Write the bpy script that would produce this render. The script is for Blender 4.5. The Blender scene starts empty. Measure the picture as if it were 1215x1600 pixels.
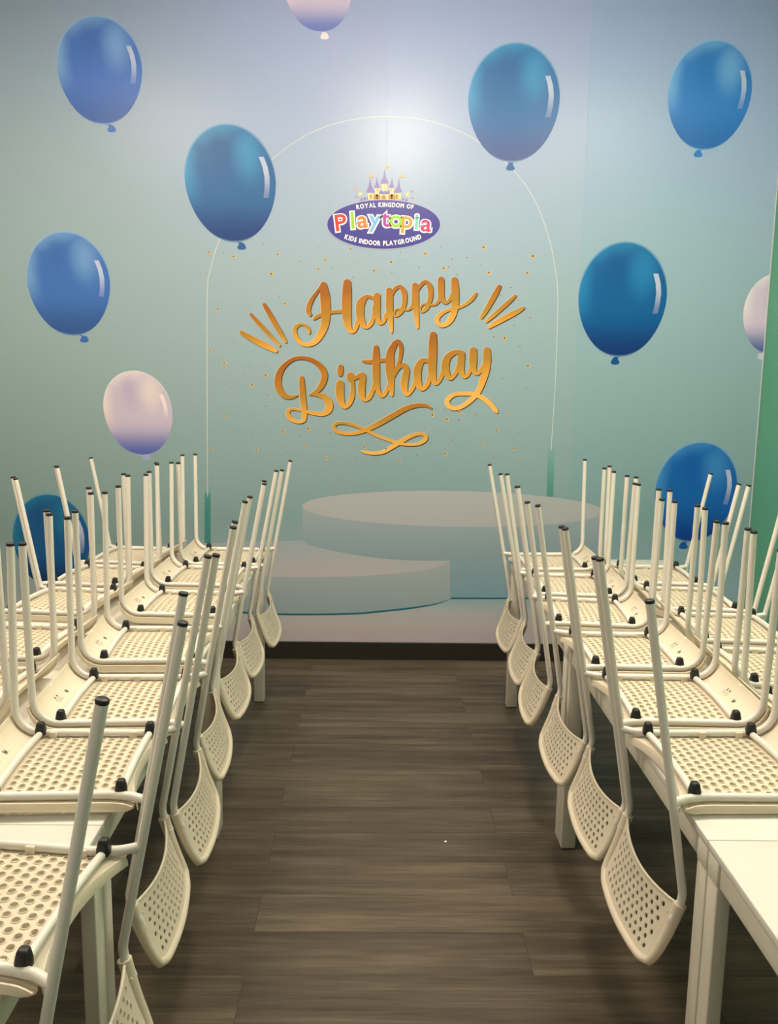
import bpy, bmesh, math, random
from mathutils import Vector, Matrix

random.seed(7)
SC = bpy.context.scene
COL = SC.collection

# ------------------------------------------------------------------ camera, world, lights, exposure
cam_data = bpy.data.cameras.new('camera')
cam = bpy.data.objects.new('camera', cam_data)
COL.objects.link(cam)
cam_data.sensor_fit = 'VERTICAL'
cam_data.sensor_height = 24.0
cam_data.lens = 1375.0 / 1600.0 * 24.0
cam_data.clip_start = 0.02
rt, up, fw = Vector((0.99979, -0.01433, 0.01445)), Vector((-0.01194, 0.16176, 0.98676)), Vector((0.01647, 0.98673, -0.16156))
cam.matrix_world = Matrix(((rt.x, up.x, -fw.x, 0), (rt.y, up.y, -fw.y, 0), (rt.z, up.z, -fw.z, 1.5938), (0, 0, 0, 1)))
SC.camera = cam

SC.view_settings.view_transform = 'Standard'
SC.view_settings.look = 'None'
SC.view_settings.gamma = 1.0
SC.view_settings.use_curve_mapping = False
SC.view_settings.exposure = 0.04

world = bpy.data.worlds.new('world')
SC.world = world
world.use_nodes = True
world.node_tree.nodes['Background'].inputs[0].default_value = (0.9, 0.95, 1.0, 1)
world.node_tree.nodes['Background'].inputs[1].default_value = 0.02

def globe(name, loc, radius, power, colour):
    d = bpy.data.lights.new(name, 'POINT')
    d.shadow_soft_size = radius
    d.energy = power
    d.color = colour
    o = bpy.data.objects.new(name, d)
    o.location = loc
    COL.objects.link(o)
    return o

def panel(name, loc, size, power, colour):
    d = bpy.data.lights.new(name, 'AREA')
    d.shape = 'DISK'
    d.size = size
    d.energy = power
    d.color = colour
    o = bpy.data.objects.new(name, d)
    o.location = loc
    COL.objects.link(o)
    return o

WARM = (1.0, 0.855, 0.695)
globe('ceiling_lamp_main', (0.16, 2.60, 3.22), 0.15, 108, WARM)
for lx in (-1.5, 1.5):
    panel('fill_panel_side', (lx, 2.5, 3.38), 1.0, 52, WARM)  # unseen broad lights added at the sides, large so their reflections stay dim
for lx in (-1.2, 1.2):
    panel('fill_panel_rear', (lx, -0.5, 3.38), 1.0, 12, (1.0, 0.92, 0.84))  # weak unseen fill lights added behind the camera

WY = 4.683            # back wall plane
CEIL = 3.42
XL, XR, YF = -2.35, 2.045, -2.2
HT = 0.72             # table height

# ------------------------------------------------------------------ helpers
class MB:
    """collects vertices and faces for ONE mesh object"""
    def __init__(s):
        s.v, s.f, s.m, s.uv = [], [], [], {}
        s.mi = 0
    def add(s, vs, fs):
        b = len(s.v)
        s.v += [tuple(p) for p in vs]
        for q in fs:
            s.f.append(tuple(b + i for i in q))
            s.m.append(s.mi)
        return b
    def box(s, x0, x1, y0, y1, z0, z1):
        s.add([(x0, y0, z0), (x1, y0, z0), (x1, y1, z0), (x0, y1, z0), (x0, y0, z1), (x1, y0, z1), (x1, y1, z1), (x0, y1, z1)],
              [(3, 2, 1, 0), (4, 5, 6, 7), (0, 1, 5, 4), (1, 2, 6, 5), (2, 3, 7, 6), (3, 0, 4, 7)])
    def tube(s, pts, r, n=12, cap=True):
        pts = [Vector(p) for p in pts]
        rs = r if isinstance(r, (list, tuple)) else [r] * len(pts)
        t0 = (pts[1] - pts[0]).normalized()
        a = t0.orthogonal().normalized()
        rings = []
        for i, p in enumerate(pts):
            if i == 0: t = t0
            elif i == len(pts) - 1: t = (pts[-1] - pts[-2]).normalized()
            else: t = ((pts[i] - pts[i - 1]).normalized() + (pts[i + 1] - pts[i]).normalized()).normalized()
            a = (a - t * a.dot(t)).normalized()
            b = t.cross(a)
            rings.append([p + (a * math.cos(k * 2 * math.pi / n) + b * math.sin(k * 2 * math.pi / n)) * rs[i] for k in range(n)])
        vs = [q for g in rings for q in g]
        fs = []
        for i in range(len(rings) - 1):
            for k in range(n):
                k2 = (k + 1) % n
                fs.append((i * n + k, i * n + k2, (i + 1) * n + k2, (i + 1) * n + k))
        if cap:
            fs.append(tuple(range(n - 1, -1, -1)))
            fs.append(tuple((len(rings) - 1) * n + k for k in range(n)))
        s.add(vs, fs)
    def poly(s, pts):
        s.add(pts, [tuple(range(len(pts)))])
    def build(s, name, mats, parent=None, smooth=None, merge=0, bevel=0, solid=0, solid_off=1):
        me = bpy.data.meshes.new(name)
        me.from_pydata(s.v, [], s.f)
        mats = mats if isinstance(mats, (list, tuple)) else [mats]
        for m in mats: me.materials.append(m)
        me.polygons.foreach_set('material_index', s.m)
        bm = bmesh.new()
        bm.from_mesh(me)
        if merge: bmesh.ops.remove_doubles(bm, verts=bm.verts, dist=merge)
        if solid:
            bmesh.ops.recalc_face_normals(bm, faces=bm.faces)
            geo = bmesh.ops.solidify(bm, geom=bm.faces[:], thickness=solid)
        if bevel:
            es = [e for e in bm.edges if len(e.link_faces) == 2 and e.calc_face_angle(0) > 0.9]
            bmesh.ops.bevel(bm, geom=es, offset=bevel, segments=2, affect='EDGES', profile=0.5)
        if merge or bevel or solid: bmesh.ops.recalc_face_normals(bm, faces=bm.faces)
        bm.to_mesh(me)
        bm.free()
        if smooth is not None:
            me.shade_smooth()
            me.set_sharp_from_angle(angle=math.radians(smooth))
        o = bpy.data.objects.new(name, me)
        COL.objects.link(o)
        if parent: o.parent = parent
        return o

def tag(o, label=None, cat=None, group=None, kind=None):
    if label: o['label'] = label
    if cat: o['category'] = cat
    if group: o['group'] = group
    if kind: o['kind'] = kind
    return o

def empty(name):
    o = bpy.data.objects.new(name, None)
    o.empty_display_size = 0.1
    COL.objects.link(o)
    return o

def copy_tree(o, parent=None):
    c = o.copy()
    COL.objects.link(c)
    if parent:
        c.parent = parent
        c.matrix_parent_inverse = o.matrix_parent_inverse.copy()
    for ch in o.children:
        copy_tree(ch, c)
    return c

def fillet(pts, radii, n=7):
    """polyline with rounded corners"""
    pts = [Vector(p) for p in pts]
    out = [pts[0]]
    for i in range(1, len(pts) - 1):
        r = radii[i - 1]
        p, a, b = pts[i], (pts[i - 1] - pts[i]), (pts[i + 1] - pts[i])
        la, lb = a.length, b.length
        a.normalize(); b.normalize()
        ang = a.angle(b)
        d = min(r / math.tan(ang / 2), la * 0.49, lb * 0.49)
        rr = d * math.tan(ang / 2)
        c = p + (a + b).normalized() * (rr / math.sin(ang / 2))
        s, e = p + a * d - c, p + b * d - c
        tot = s.angle(e)
        for k in range(n + 1):
            t = k / n
            out.append(c + (s * math.sin((1 - t) * tot) + e * math.sin(t * tot)) / math.sin(tot))
    out.append(pts[-1])
    return out

# ------------------------------------------------------------------ materials
def new_mat(name):
    m = bpy.data.materials.new(name)
    m.use_nodes = True
    nt = m.node_tree
    return m, nt, nt.nodes['Principled BSDF']

def rgb(r, g, b):
    f = lambda c: (c / 255 / 12.92) if c / 255 <= 0.04045 else ((c / 255 + 0.055) / 1.055) ** 2.4
    return (f(r), f(g), f(b), 1)

class NX:
    """small node-expression helper"""
    def __init__(s, nt): s.nt = nt
    def _in(s, node, i, v):
        if isinstance(v, bpy.types.NodeSocket): s.nt.links.new(v, node.inputs[i])
        else: node.inputs[i].default_value = v
    def math(s, op, a, b=0.0, c=0.0):
        n = s.nt.nodes.new('ShaderNodeMath'); n.operation = op
        s._in(n, 0, a); s._in(n, 1, b); s._in(n, 2, c)
        return n.outputs[0]
    def ramp(s, x, lo, hi, a=0.0, b=1.0):
        n = s.nt.nodes.new('ShaderNodeMapRange'); n.interpolation_type = 'SMOOTHSTEP'
        s._in(n, 0, x); s._in(n, 1, lo); s._in(n, 2, hi); s._in(n, 3, a); s._in(n, 4, b)
        return n.outputs[0]
    def mix(s, f, a, b):
        n = s.nt.nodes.new('ShaderNodeMix'); n.data_type = 'RGBA'
        s._in(n, 0, f); s._in(n, 6, a); s._in(n, 7, b)
        return n.outputs[2]
    def coord(s, which='Object'):
        n = s.nt.nodes.new('ShaderNodeTexCoord')
        return n.outputs[which]
    def sep(s, v):
        n = s.nt.nodes.new('ShaderNodeSeparateXYZ'); s.nt.links.new(v, n.inputs[0])
        return n.outputs
    def noise(s, v, scale, detail=3, rough=0.5):
        n = s.nt.nodes.new('ShaderNodeTexNoise')
        s.nt.links.new(v, n.inputs['Vector']); n.inputs['Scale'].default_value = scale
        n.inputs['Detail'].default_value = detail; n.inputs['Roughness'].default_value = rough
        return n.outputs[0]
    def mapping(s, v, scale=(1, 1, 1), rot=(0, 0, 0), loc=(0, 0, 0)):
        n = s.nt.nodes.new('ShaderNodeMapping'); s.nt.links.new(v, n.inputs[0])
        n.inputs['Scale'].default_value = scale; n.inputs['Rotation'].default_value = rot; n.inputs['Location'].default_value = loc
        return n.outputs[0]
    def bump(s, h, strength, dist=0.01):
        n = s.nt.nodes.new('ShaderNodeBump'); s.nt.links.new(h, n.inputs['Height'])
        n.inputs['Strength'].default_value = strength; n.inputs['Distance'].default_value = dist
        return n.outputs[0]

def plain(name, col, rough=0.5, spec=0.5, noise=0.0, scale=40):
    m, nt, b = new_mat(name)
    b.inputs['Roughness'].default_value = rough
    b.inputs['Specular IOR Level'].default_value = spec
    x = NX(nt)
    if noise:
        n = x.noise(x.coord(), scale)
        c2 = tuple(min(1, c * (1 + noise)) for c in col[:3]) + (1,)
        c1 = tuple(c * (1 - noise) for c in col[:3]) + (1,)
        nt.links.new(x.mix(n, c1, c2), b.inputs['Base Color'])
    else:
        b.inputs['Base Color'].default_value = col
    return m

M = {}
M['plastic'] = plain('cream_white_plastic', (0.80, 0.735, 0.60, 1), 0.42, 0.4, 0.02, 25)
def translucent(m, fac, col):
    nt = m.node_tree
    out = nt.nodes['Material Output']; bs = nt.nodes['Principled BSDF']
    tr = nt.nodes.new('ShaderNodeBsdfTranslucent'); tr.inputs[0].default_value = col
    mx = nt.nodes.new('ShaderNodeMixShader'); mx.inputs[0].default_value = fac
    nt.links.new(bs.outputs[0], mx.inputs[1]); nt.links.new(tr.outputs[0], mx.inputs[2])
    nt.links.new(mx.outputs[0], out.inputs[0])
translucent(M['plastic'], 0.28, (0.92, 0.80, 0.60, 1))
M['tube'] = plain('white_powder_coated_steel', (0.70, 0.665, 0.605, 1), 0.35, 0.5, 0.015, 60)
M['rubber'] = plain('black_rubber', (0.012, 0.012, 0.013, 1), 0.45, 0.4, 0.2, 80)
M['ink'] = plain('black_ink', (0.03, 0.03, 0.03, 1), 0.6)
M['laminate'] = plain('white_laminate', (0.64, 0.63, 0.575, 1), 0.35, 0.5, 0.015, 12)
M['table_metal'] = plain('white_lacquered_steel', (0.67, 0.635, 0.545, 1), 0.4, 0.5, 0.015, 30)
M['base'] = plain('black_vinyl_baseboard', (0.018, 0.016, 0.013, 1), 0.45, 0.4, 0.2, 10)
M['ceiling'] = plain('white_ceiling_paint', (0.72, 0.70, 0.66, 1), 0.9, 0.2, 0.02, 5)
M['wall'] = plain('blue_grey_wall_paint', (0.42, 0.47, 0.47, 1), 0.8, 0.3, 0.02, 5)
M['room'] = plain('warm_white_wall_paint', (0.62, 0.59, 0.55, 1), 0.85, 0.3, 0.02, 5)
M['white'] = plain('white_print', (0.9, 0.9, 0.9, 1), 0.5, 0.3)
M['paper'] = plain('white_paper', (0.8, 0.78, 0.72, 1), 0.8, 0.2)

def green_wall():
    m, nt, b = new_mat('green_wall_paint')
    x = NX(nt)
    n = x.noise(x.coord(), 3)
    nt.links.new(x.mix(n, rgb(92, 164, 134), rgb(98, 172, 142)), b.inputs['Base Color'])
    b.inputs['Roughness'].default_value = 0.7
    return m
M['green'] = green_wall()

def floor_mat():
    m, nt, b = new_mat('grey_oak_vinyl_planks')
    x = NX(nt)
    co = x.coord()
    br = nt.nodes.new('ShaderNodeTexBrick')
    nt.links.new(x.mapping(co, loc=(0.33, 0.075, 0)), br.inputs['Vector'])
    br.offset = 0.37; br.offset_frequency = 2
    br.inputs['Scale'].default_value = 1.0
    br.inputs['Brick Width'].default_value = 1.22
    br.inputs['Row Height'].default_value = 0.182
    br.inputs['Mortar Size'].default_value = 0.0009
    br.inputs['Mortar Smooth'].default_value = 0.3
    br.inputs['Color1'].default_value = (0, 0, 0, 1)
    br.inputs['Color2'].default_value = (1, 1, 1, 1)
    br.inputs['Mortar'].default_value = (0.5, 0.5, 0.5, 1)
    tone = x.sep(br.outputs['Color'])[0]
    # per plank shift of the grain
    sh = nt.nodes.new('ShaderNodeVectorMath'); sh.operation = 'MULTIPLY_ADD'
    nt.links.new(br.outputs['Color'], sh.inputs[0]); sh.inputs[1].default_value = (7, 3, 0); nt.links.new(co, sh.inputs[2])
    g1 = x.noise(x.mapping(sh.outputs[0], (1.3, 22, 1)), 1.0, 6, 0.62)
    g2 = x.noise(x.mapping(sh.outputs[0], (0.9, 5.5, 1)), 1.6, 4, 0.55)
    g3 = x.noise(x.mapping(sh.outputs[0], (3.5, 70, 1)), 1.5, 4, 0.6)
    v = x.math('ADD', x.math('MULTIPLY', g1, 0.5), x.math('MULTIPLY', g2, 0.5))
    v = x.math('ADD', v, x.math('MULTIPLY', x.math('SUBTRACT', g3, 0.5), 0.35))
    v = x.math('ADD', v, x.math('MULTIPLY', x.math('SUBTRACT', tone, 0.5), 0.10))
    cr = nt.nodes.new('ShaderNodeValToRGB')
    nt.links.new(v, cr.inputs[0])
    e = cr.color_ramp.elements
    e[0].position = 0.30; e[0].color = (0.036, 0.027, 0.018, 1)
    e[1].position = 0.72; e[1].color = (0.170, 0.135, 0.094, 1)
    k = e.new(0.5); k.color = (0.086, 0.067, 0.046, 1)
    col = x.mix(br.outputs['Fac'], cr.outputs[0], (0.03, 0.026, 0.02, 1))
    nt.links.new(col, b.inputs['Base Color'])
    nt.links.new(x.ramp(g1, 0.3, 0.7, 0.52, 0.42), b.inputs['Roughness'])
    b.inputs['Specular IOR Level'].default_value = 0.35
    h = x.math('SUBTRACT', x.math('MULTIPLY', g3, 0.25), br.outputs['Fac'])
    nt.links.new(x.bump(h, 0.25, 0.002), b.inputs['Normal'])
    return m
M['floor'] = floor_mat()

def vinyl(m, nt, b, col, rough=0.3):
    """printed wall vinyl: print colour plus a fine woven sheen"""
    x = NX(nt)
    if isinstance(col, bpy.types.NodeSocket): nt.links.new(col, b.inputs['Base Color'])
    else: b.inputs['Base Color'].default_value = col
    b.inputs['Roughness'].default_value = 0.335
    b.inputs['Specular IOR Level'].default_value = 0.40
    co = x.coord()
    n = x.noise(x.mapping(co, (140, 1, 900)), 1.0, 2)
    n2 = x.noise(x.mapping(co, (3, 1, 3)), 1.0, 3)
    h = x.math('ADD', x.math('MULTIPLY', n, 0.12), n2)
    nt.links.new(x.bump(h, 0.12, 0.004), b.inputs['Normal'])
    return m

def print_mat(name, col, rough=0.42):
    m, nt, b = new_mat(name)
    return vinyl(m, nt, b, col, rough)

def ramp_col(nt, fac, stops):
    cr = nt.nodes.new('ShaderNodeValToRGB')
    nt.links.new(fac, cr.inputs[0])
    e = cr.color_ramp.elements
    e[0].position, e[0].color = stops[0]
    e[1].position, e[1].color = stops[-1]
    for p, c in stops[1:-1]:
        k = e.new(p); k.color = c
    return cr.outputs[0]

def backdrop_mat(name, tint):
    m, nt, b = new_mat(name)
    x = NX(nt)
    co = x.coord()
    s = x.sep(co)
    wob = x.math('MULTIPLY', x.math('SUBTRACT', x.noise(co, 0.6, 2), 0.5), 0.35)
    t = x.math('DIVIDE', x.math('ADD', s[2], wob), 3.4)
    T = lambda r, g, bl: tuple(c * k for c, k in zip(rgb(r, g, bl)[:3], tint)) + (1,)
    cool = ramp_col(nt, t, [(0.0, T(186, 174, 184)), (0.085, T(182, 174, 184)), (0.12, T(154, 176, 192)), (0.22, T(132, 162, 168)),
                           (0.45, T(146, 171, 182)), (0.62, T(154, 176, 194)), (0.8, T(160, 178, 214)), (0.95, T(164, 178, 224))])
    grey = ramp_col(nt, t, [(0.0, T(186, 172, 180)), (0.085, T(182, 172, 178)), (0.12, T(156, 172, 176)), (0.22, T(126, 154, 154)),
                           (0.45, T(140, 166, 170)), (0.62, T(148, 172, 182)), (0.8, T(150, 172, 190)), (0.95, T(150, 170, 200))])
    col = x.mix(x.ramp(x.math('ADD', s[0], wob), -1.9, -0.3), grey, cool)  # greyer towards the left: uneven room lighting painted into the print colour
    return vinyl(m, nt, b, col)

# ------------------------------------------------------------------ the room
def struct(o, label=None):
    o['kind'] = 'structure'
    if label: o['label'] = label
    return o

b = MB(); b.box(XL, XR, YF, WY, -0.05, 0.0); struct(b.build('floor', M['floor']))
b = MB(); b.box(XL, XR, YF, WY, CEIL, CEIL + 0.05); struct(b.build('ceiling', M['ceiling']))
b = MB(); b.box(XL - 0.1, XR + 0.1, WY, WY + 0.1, -0.05, CEIL + 0.05); struct(b.build('wall_back', M['wall']))
b = MB(); b.box(XR, XR + 0.1, YF, WY, -0.05, CEIL + 0.05); struct(b.build('wall_right', M['green']))
b = MB(); b.box(XL - 0.1, XL, YF, WY, -0.05, CEIL + 0.05); struct(b.build('wall_left', M['room']))
b = MB(); b.box(XL - 0.1, XR + 0.1, YF - 0.1, YF, -0.05, CEIL + 0.05); struct(b.build('wall_front', M['room']))
b = MB(); b.box(XL, XR, WY - 0.012, WY, 0, 0.098); struct(b.build('baseboard_back', M['base'], bevel=0.003))
b = MB(); b.box(XR - 0.012, XR, YF, WY - 0.012, 0, 0.098); struct(b.build('baseboard_right', M['base'], bevel=0.003))

# ------------------------------------------------------------------ printed wall mural
HM = ((0.0031320475578211597, 3.741705283014266e-05, -1.8616921640824888),
      (2.999454429649364e-05, -0.0032636784457265224, 3.34336220349027),
      (-9.583269686486428e-06, -0.0001082108796120529, 1.0))
def wp(u, v):
    """print layout coordinate -> (x, z) in metres on the wall"""
    w = HM[2][0] * u + HM[2][1] * v + HM[2][2]
    return ((HM[0][0] * u + HM[0][1] * v + HM[0][2]) / w, (HM[1][0] * u + HM[1][1] * v + HM[1][2]) / w)
def wall3(u, v, d):
    x, z = wp(u, v)
    return (x, WY - d, z)

x_s1, x_s2 = wp(600, 500)[0], wp(912, 300)[0]
Z0 = 0.100
mural = MB()
mural.box(XL + 0.001, x_s1 - 0.0012, WY - 0.0012, WY - 0.0002, Z0, CEIL - 0.001)
mural.mi = 1
mural.box(x_s1 - 0.0004, x_s2, WY - 0.0012, WY - 0.0002, Z0, CEIL - 0.001)
mural.mi = 2
mural.box(x_s2 + 0.0004, XR - 0.009, WY - 0.0012, WY - 0.0002, Z0, CEIL - 0.001)
mural = mural.build('wall_mural', [backdrop_mat('mural_print_first_strip', (1.0, 0.99, 0.975)), backdrop_mat('mural_print_middle_strip', (1, 1, 1)), backdrop_mat('mural_print_last_strip', (0.92, 0.99, 1.0))])
tag(mural, 'pale teal birthday mural with printed blue balloons covering the back wall', 'mural')

# rolled edge of the vinyl at the corner
b = MB(); b.tube([(XR - 0.0075, WY - 0.003, Z0), (XR - 0.0075, WY - 0.003, 1.6), (XR - 0.0075, WY - 0.003, CEIL - 0.002)], 0.0028, 8)
b.build('vinyl_edge', print_mat('vinyl_edge_print', rgb(190, 206, 206)), mural, smooth=40)

# --- podium print
pod_top = print_mat('podium_top_print', rgb(176, 178, 184))
def grad_mat(name, stops, zlo, zhi, slope=0.0, rough=0.42):
    m, nt, b = new_mat(name)
    x = NX(nt)
    s = x.sep(x.coord())
    z = x.math('ADD', s[2], x.math('MULTIPLY', s[0], slope))
    t = x.math('DIVIDE', x.math('SUBTRACT', z, zlo), zhi - zlo)
    return vinyl(m, nt, b, ramp_col(nt, t, stops), rough)
z_of = lambda u, v: wp(u, v)[1]
pod_side = grad_mat('podium_side_print', [(0, rgb(126, 158, 174)), (0.5, rgb(138, 160, 173)), (1, rgb(156, 169, 178))], z_of(700, 935), z_of(700, 800))
step_top = grad_mat('step_top_print', [(0, rgb(184, 180, 185)), (1, rgb(160, 173, 182))], z_of(600, 900), z_of(600, 845))
step_side = grad_mat('step_side_print', [(0, rgb(146, 164, 173)), (1, rgb(162, 172, 177))], z_of(600, 955), z_of(600, 885))
glow = grad_mat('podium_floor_print', [(0, rgb(186, 178, 180)), (0.6, rgb(176, 180, 186)), (1, rgb(142, 174, 188))], z_of(600, 985), z_of(600, 935))
teal_line = print_mat('teal_line_print', rgb(20, 105, 125))

def sm(pts, n=10):
    """smooth open curve through 2-D points (Catmull-Rom)"""
    out = []
    P = [pts[0]] + list(pts) + [pts[-1]]
    for i in range(1, len(P) - 2):
        p0, p1, p2, p3 = P[i - 1], P[i], P[i + 1], P[i + 2]
        for k in range(n):
            t = k / n
            out.append(tuple(0.5 * (2 * b_ + (c - a) * t + (2 * a - 5 * b_ + 4 * c - d) * t * t + (3 * b_ - a - 3 * c + d) * t ** 3)
                             for a, b_, c, d in zip(p0, p1, p2, p3)))
    out.append(tuple(pts[-1]))
    return out
def flat(mb, pts, d):
    mb.poly([wall3(u, v, d) for u, v in pts])

ell = lambda cx, cy, a, bb, t0, t1, n=48, tilt=0.0: [(cx + a * math.cos(math.radians(t0 + (t1 - t0) * k / n)),
        cy + bb * math.sin(math.radians(t0 + (t1 - t0) * k / n)) + tilt * a * math.cos(math.radians(t0 + (t1 - t0) * k / n))) for k in range(n + 1)]
pm = MB()
pm.mi = 0      # floor glow below the podium
flat(pm, [(300, 950), (506, 958), (593, 954), (680, 945), (703, 936), (1190, 934), (1190, 985), (300, 985)], 0.0016)
pm.mi = 1      # side of the big disc
flat(pm, ell(707, 795, 235, 28, 180, 0, 40, 0.018)[::1] + [(942, 934), (701, 936), (702, 878), (594, 872)] + sm([(540, 864), (500, 856), (480, 850), (472.5, 842)]), 0.0018)
pm.mi = 2      # top of the big disc
flat(pm, ell(707, 795, 235, 28, 0, 360, 72, 0.018)[:-1], 0.0021)
pm.mi = 3      # top of the low step
flat(pm, [(255, 851), (425, 845)] + [(474, 844.5)] + sm([(480, 850), (500, 856), (540, 864), (594, 872), (640, 875.5), (703, 876)])
     + sm([(703, 877), (680, 887), (640, 893.5), (604, 897), (560, 900), (485, 901.5), (425, 900.5), (350, 896), (255, 880)])[1:], 0.0023)
pm.mi = 4      # side of the low step
fr = sm([(703, 877), (680, 887), (640, 893.5), (604, 897), (560, 900), (485, 901.5), (425, 900.5), (350, 896), (255, 880)])
bt = sm([(255, 940), (350, 953), (425, 958), (506, 958.5), (560, 957), (593, 954), (640, 949), (680, 943), (703, 936)])
flat(pm, fr + bt, 0.0025)
pm.mi = 5      # dark line under the edges
for k in range(len(bt) - 1):
    (u0, v0), (u1, v1) = bt[k], bt[k + 1]
    w0 = 2.4 * min(1, (len(bt) - 1 - k) / 20); w1 = 2.4 * min(1, (len(bt) - 2 - k) / 20)
    flat(pm, [(u0, v0 - 0.2), (u1, v1 - 0.2), (u1, v1 + w1), (u0, v0 + w0)], 0.0028)
flat(pm, [(704, 933.6), (942, 933.6), (942, 935.6), (704, 935.6)], 0.0028)
pm.build('podium_print', [glow, pod_side, pod_top, step_top, step_side, teal_line], mural)

# --- thin arch with teal feet
am = MB()
am.mi = 0
arch = sm([(324.2, 776), (324, 700), (323.5, 470), (329, 420), (344, 372), (372, 318), (398, 279), (430, 245), (462, 221), (500, 201), (550, 187), (603, 182.5), (660, 187),
           (705, 200), (748, 222), (800, 264), (834, 311), (856, 368), (867, 420), (871, 470), (867.5, 590), (862, 680), (860.8, 704)], 8)
def ribbon(mb, pts, w, d, d_step=0.0):
    n = len(pts)
    L, R = [], []
    for i, p in enumerate(pts):
        a, c = pts[max(0, i - 1)], pts[min(n - 1, i + 1)]
        tx, ty = c[0] - a[0], c[1] - a[1]
        l = math.hypot(tx, ty) or 1
        nx, ny = -ty / l, tx / l
        ww = (w[i] if isinstance(w, list) else w) / 2
        L.append((p[0] + nx * ww, p[1] + ny * ww)); R.append((p[0] - nx * ww, p[1] - ny * ww))
    vs = [wall3(u, v, d + d_step * i) for i, (u, v) in enumerate(L)] + [wall3(u, v, d + d_step * i) for i, (u, v) in enumerate(R)]
    mb.add(vs, [(i, i + 1, n + i + 1, n + i) for i in range(n - 1)])
ribbon(am, arch, 1.05, 0.0015)
am.mi = 1
flat(am, [(855.5, 700), (866, 700), (864, 776), (853.5, 776)], 0.0014)
flat(am, [(319.5, 770), (329, 770), (329, 852), (319.5, 852)], 0.0014)
teal_foot = grad_mat('arch_foot_print', [(0, rgb(66, 134, 130)), (0.35, rgb(84, 146, 142)), (1, rgb(134, 170, 174))], z_of(860, 800), z_of(860, 690))
am.build('arch_line', [print_mat('arch_line_print', rgb(206, 212, 208)), teal_foot], mural)

# --- balloons
def balloon_mat(name, base, light, dark, low=None):
    m, nt, bs = new_mat(name)
    x = NX(nt)
    uvn = nt.nodes.new('ShaderNodeUVMap')
    s = x.sep(uvn.outputs[0])
    u, v = x.math('SUBTRACT', x.math('MULTIPLY', s[0], 2.0), 1.0), x.math('SUBTRACT', x.math('MULTIPLY', s[1], 2.0), 1.0)
    col = x.mix(x.ramp(v, -0.15, -0.95), base, dark)
    # bright band along the upper left and a bright patch at the upper right, darker streak between
    edge = x.math('ADD', u, x.math('MULTIPLY', x.math('ABSOLUTE', x.math('SUBTRACT', v, 0.25)), -0.12))
    f1 = x.math('MULTIPLY', x.ramp(edge, -0.58, -1.0), x.ramp(v, -0.55, 0.25))
    top = x.ramp(x.math('ADD', v, x.math('MULTIPLY', u, -0.25)), 0.66, 1.0, 0.0, 0.75)
    dx = x.math('MULTIPLY', x.math('SUBTRACT', u, 0.42), 1.45); dy = x.math('SUBTRACT', v, 0.50)
    dd = x.math('SQRT', x.math('ADD', x.math('MULTIPLY', dx, dx), x.math('MULTIPLY', dy, dy)))
    f2 = x.ramp(dd, 0.70, 0.05, 0.0, 0.75)
    f = x.math('MAXIMUM', x.math('MAXIMUM', f1, f2), top)
    col = x.mix(f, col, light)
    streak = x.math('MULTIPLY', x.ramp(x.math('ABSOLUTE', x.math('ADD', u, 0.2)), 0.34, 0.0), x.math('MULTIPLY', x.ramp(v, -0.1, 0.45), x.ramp(v, 1.0, 0.62)))
    col = x.mix(x.math('MULTIPLY', streak, 0.75), col, tuple(0.75 * a + 0.25 * c for a, c in zip(base[:3], dark[:3])) + (1,))
    r2 = x.math('SQRT', x.math('ADD', x.math('MULTIPLY', u, u), x.math('MULTIPLY', v, v)))
    col = x.mix(x.ramp(r2, 0.955, 1.0, 0.0, 0.55), col, tuple(0.5 * a + 0.5 * c for a, c in zip(light[:3], (0.6, 0.75, 0.85))) + (1,))
    return vinyl(m, nt, bs, col, 0.4)

def strip_mat(name, c0, c1):
    m, nt, bs = new_mat(name)
    x = NX(nt)
    uvn = nt.nodes.new('ShaderNodeUVMap')
    s = x.sep(uvn.outputs[0])
    return vinyl(m, nt, bs, x.mix(x.ramp(s[1], 0.36, 0.62), c0, c1), 0.4)

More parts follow.
